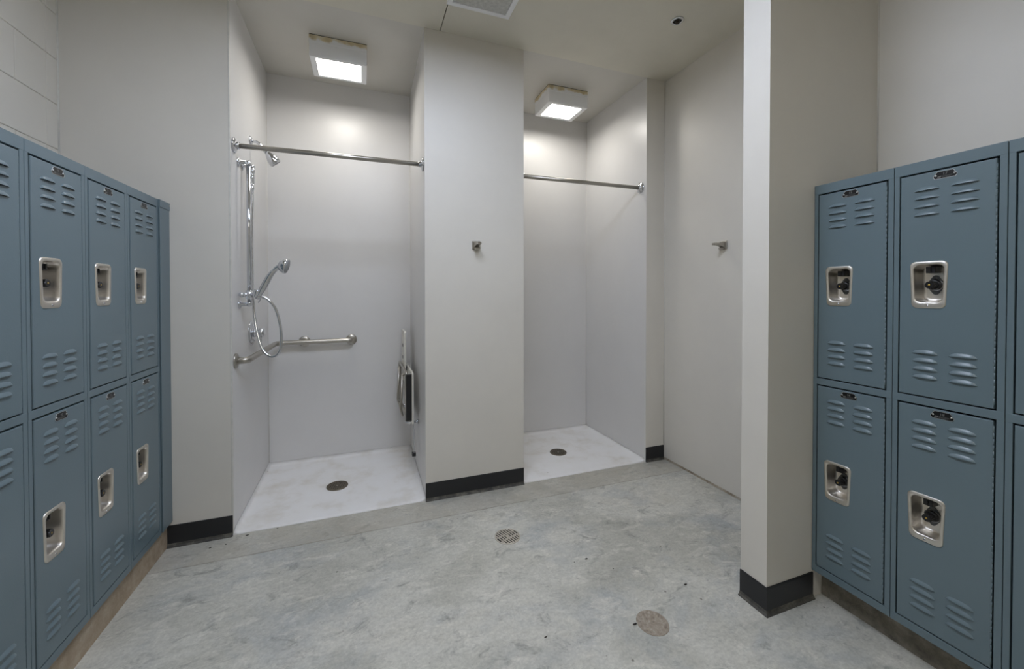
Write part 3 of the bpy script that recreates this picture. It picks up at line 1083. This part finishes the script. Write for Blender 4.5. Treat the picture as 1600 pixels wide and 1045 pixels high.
b.build('flange', M['steel'], t)

# folded-up shower seat on the pier side
sy0, sy1 = 2.72, 3.24
sz0 = .405
t = thing('folding_shower_seat', 'white fold-up shower seat on steel frame folded against the side of the pier', 'shower seat', (XP0 + .002, 2.72, sz0))
O = Vector((XP0 + .002, 2.72, sz0))
def P3(x, y, z): return Vector((x, y, z)) - O
b = MB()
def slab(x0, x1, out, r, m):
    rp = round_poly(out, r, 5)
    b.loops([[P3(x0, y, z) for y, z in rp], [P3(x1, y, z) for y, z in rp]], m, True, True)
Lshape_main = [(2.72, .395), (3.24, .395), (3.24, .715), (2.72, .715)]
slab(.302, .314, [(2.72, .372), (3.24, .372), (3.24, .72), (2.72, .72)], .010, 0)
slab(.2812, .2938, [(3.02, .60), (3.24, .60), (3.24, .975), (3.02, .975)], .022, 0)
for z in (.86, .77):
    rp = round_poly([(3.10, z - .012), (3.17, z - .012), (3.17, z + .012), (3.10, z + .012)], .0115, 5)
    b.loops([[P3(.2806, y, zz) for y, zz in rp], [P3(.2815, y, zz) for y, zz in rp]], 1, True, True)
b.build('seat_board', [M['seatwhite'], M['blackpl']], t)
b = MB()
b.box(.264 - O.x, .3015 - O.x, 2.717 - O.y, 2.740 - O.y, .400 - O.z, .712 - O.z, 0, .002)
b.build('edge_trim', M['blackpl'], t)['label'] = 'black edge trim'
b = MB()
b.box(.2945 - O.x, .3015 - O.x, 3.03 - O.y, 3.20 - O.y, .62 - O.z, .715 - O.z, 0, .002)
b.build('rubber_block', M['blackpl'], t)['label'] = 'black block'
b = MB()
b.tube([P3(*p_) for p_ in bend([(.268, 2.745, .395), (.268, 2.745, .722), (.262, 3.19, .722), (.262, 3.19, .41)], .02, 6)], .0105, 14)
b.tube([P3(*p_) for p_ in bend([(.262, 3.19, .43), (.268, 2.745, .43)], .02, 6)], .0085, 12)
b.build('tube_frame', M['steel'], t)
b = MB()
b.tube([P3(*p_) for p_ in bend([(.250, 3.10, .70), (.238, 3.10, .45), (.252, 3.10, .42), (.252, 2.84, .40), (.238, 2.84, .44), (.250, 2.84, .69)], .03, 6)], .0085, 12)
b.cyl(P3(.268, 3.10, .70), P3(.240, 3.10, .70), .006, 10)
b.cyl(P3(.268, 2.84, .69), P3(.240, 2.84, .69), .006, 10)
b.build('swing_leg', M['steel'], t)
b = MB()
b.cyl(P3(.288, 2.755, .378), P3(.288, 3.20, .378), .0085, 14)
for y in (2.755, 3.19):
    b.cyl(P3(.262, y, .385), P3(XP0 - .001, y, .378), .0075, 12)
    b.lathe(P3(XP0 + (.0005 if y < 3 else .004), y, .378), (-1, 0, 0), [(.014, 0), (.014, .006), (.010, .012), (.0005, .016)], 14)
b.box(.316 - O.x, .3205 - O.x, 2.748 - O.y, 2.772 - O.y, .15 - O.z, .385 - O.z, 0, .001)
b.build('hinge_bracket', M['chrome'], t)
for y in (2.760,):
    b = MB()
    b.box(.306 - O.x, .330 - O.x, y - .016 - O.y, y + .016 - O.y, .145 - O.z, .168 - O.z, 0, .002)
    b.build('foot_pad', M['blackpl'], t)
# ------------------------------------------------------------------ bits of dirt on the floor
spots = [(-.655, 2.335), (-.72, 2.33), (-.575, 2.385), (-.44, 2.40), (.92, 1.62), (1.065, 1.52), (.962, 1.235), (.62, 1.30), (1.30, 1.33), (-.12, 1.93), (.985, 1.62)]
for i, (x, y) in enumerate(spots):
    s = .0022 + .0022 * random.random()
    b = MB()
    b.ball((x, y, s * .35), s, 0, 8, 6, 1.2 + random.random(), .8, .45)
    for v_ in b.bm.verts:
        v_.co += Vector((random.uniform(-1, 1), random.uniform(-1, 1), 0)) * s * .25
    tag(b.build('dirt_crumb', M['dirt']), 'tiny dark crumb of dirt on the concrete floor', 'dirt', 'dirt crumbs on the concrete floor')

# ------------------------------------------------------------------ world, camera, view
w = bpy.data.worlds.new('World')
SC.world = w
w.use_nodes = True
w.node_tree.nodes['Background'].inputs[0].default_value = (.05, .05, .05, 1)
w.node_tree.nodes['Background'].inputs[1].default_value = 1.0

cam = bpy.data.cameras.new('camera')
co = bpy.data.objects.new('camera', cam)
COL.objects.link(co)
cam.sensor_fit = 'HORIZONTAL'
cam.sensor_width = 36
cam.lens = 618.4366 / 1600 * 36
cam.shift_x = (800 - 793.5336) / 1600
cam.shift_y = (465.3637 - 522.5) / 1600
cam.clip_start = .02
yaw, pitch, roll = .3493, .0119, -.0008
co.location = (0, 0, 1.2586)
co.rotation_mode = 'XYZ'
r = Vector((math.cos(yaw), -math.sin(yaw), 0)); f = Vector((math.sin(yaw), math.cos(yaw), 0)); u = Vector((0, 0, 1))
f2 = f * math.cos(pitch) - u * math.sin(pitch); u2 = u * math.cos(pitch) + f * math.sin(pitch)
r3 = r * math.cos(roll) + u2 * math.sin(roll); u3 = u2 * math.cos(roll) - r * math.sin(roll)
Mx = Matrix((r3, u3, -f2)).transposed()
co.rotation_euler = Mx.to_euler('XYZ')
SC.camera = co

SC.view_settings.view_transform = 'Standard'
SC.view_settings.look = 'None'
SC.view_settings.gamma = 1
SC.view_settings.use_curve_mapping = False
SC.view_settings.exposure = 0.2
SC.cycles.max_bounces = 12
SC.cycles.diffuse_bounces = 8
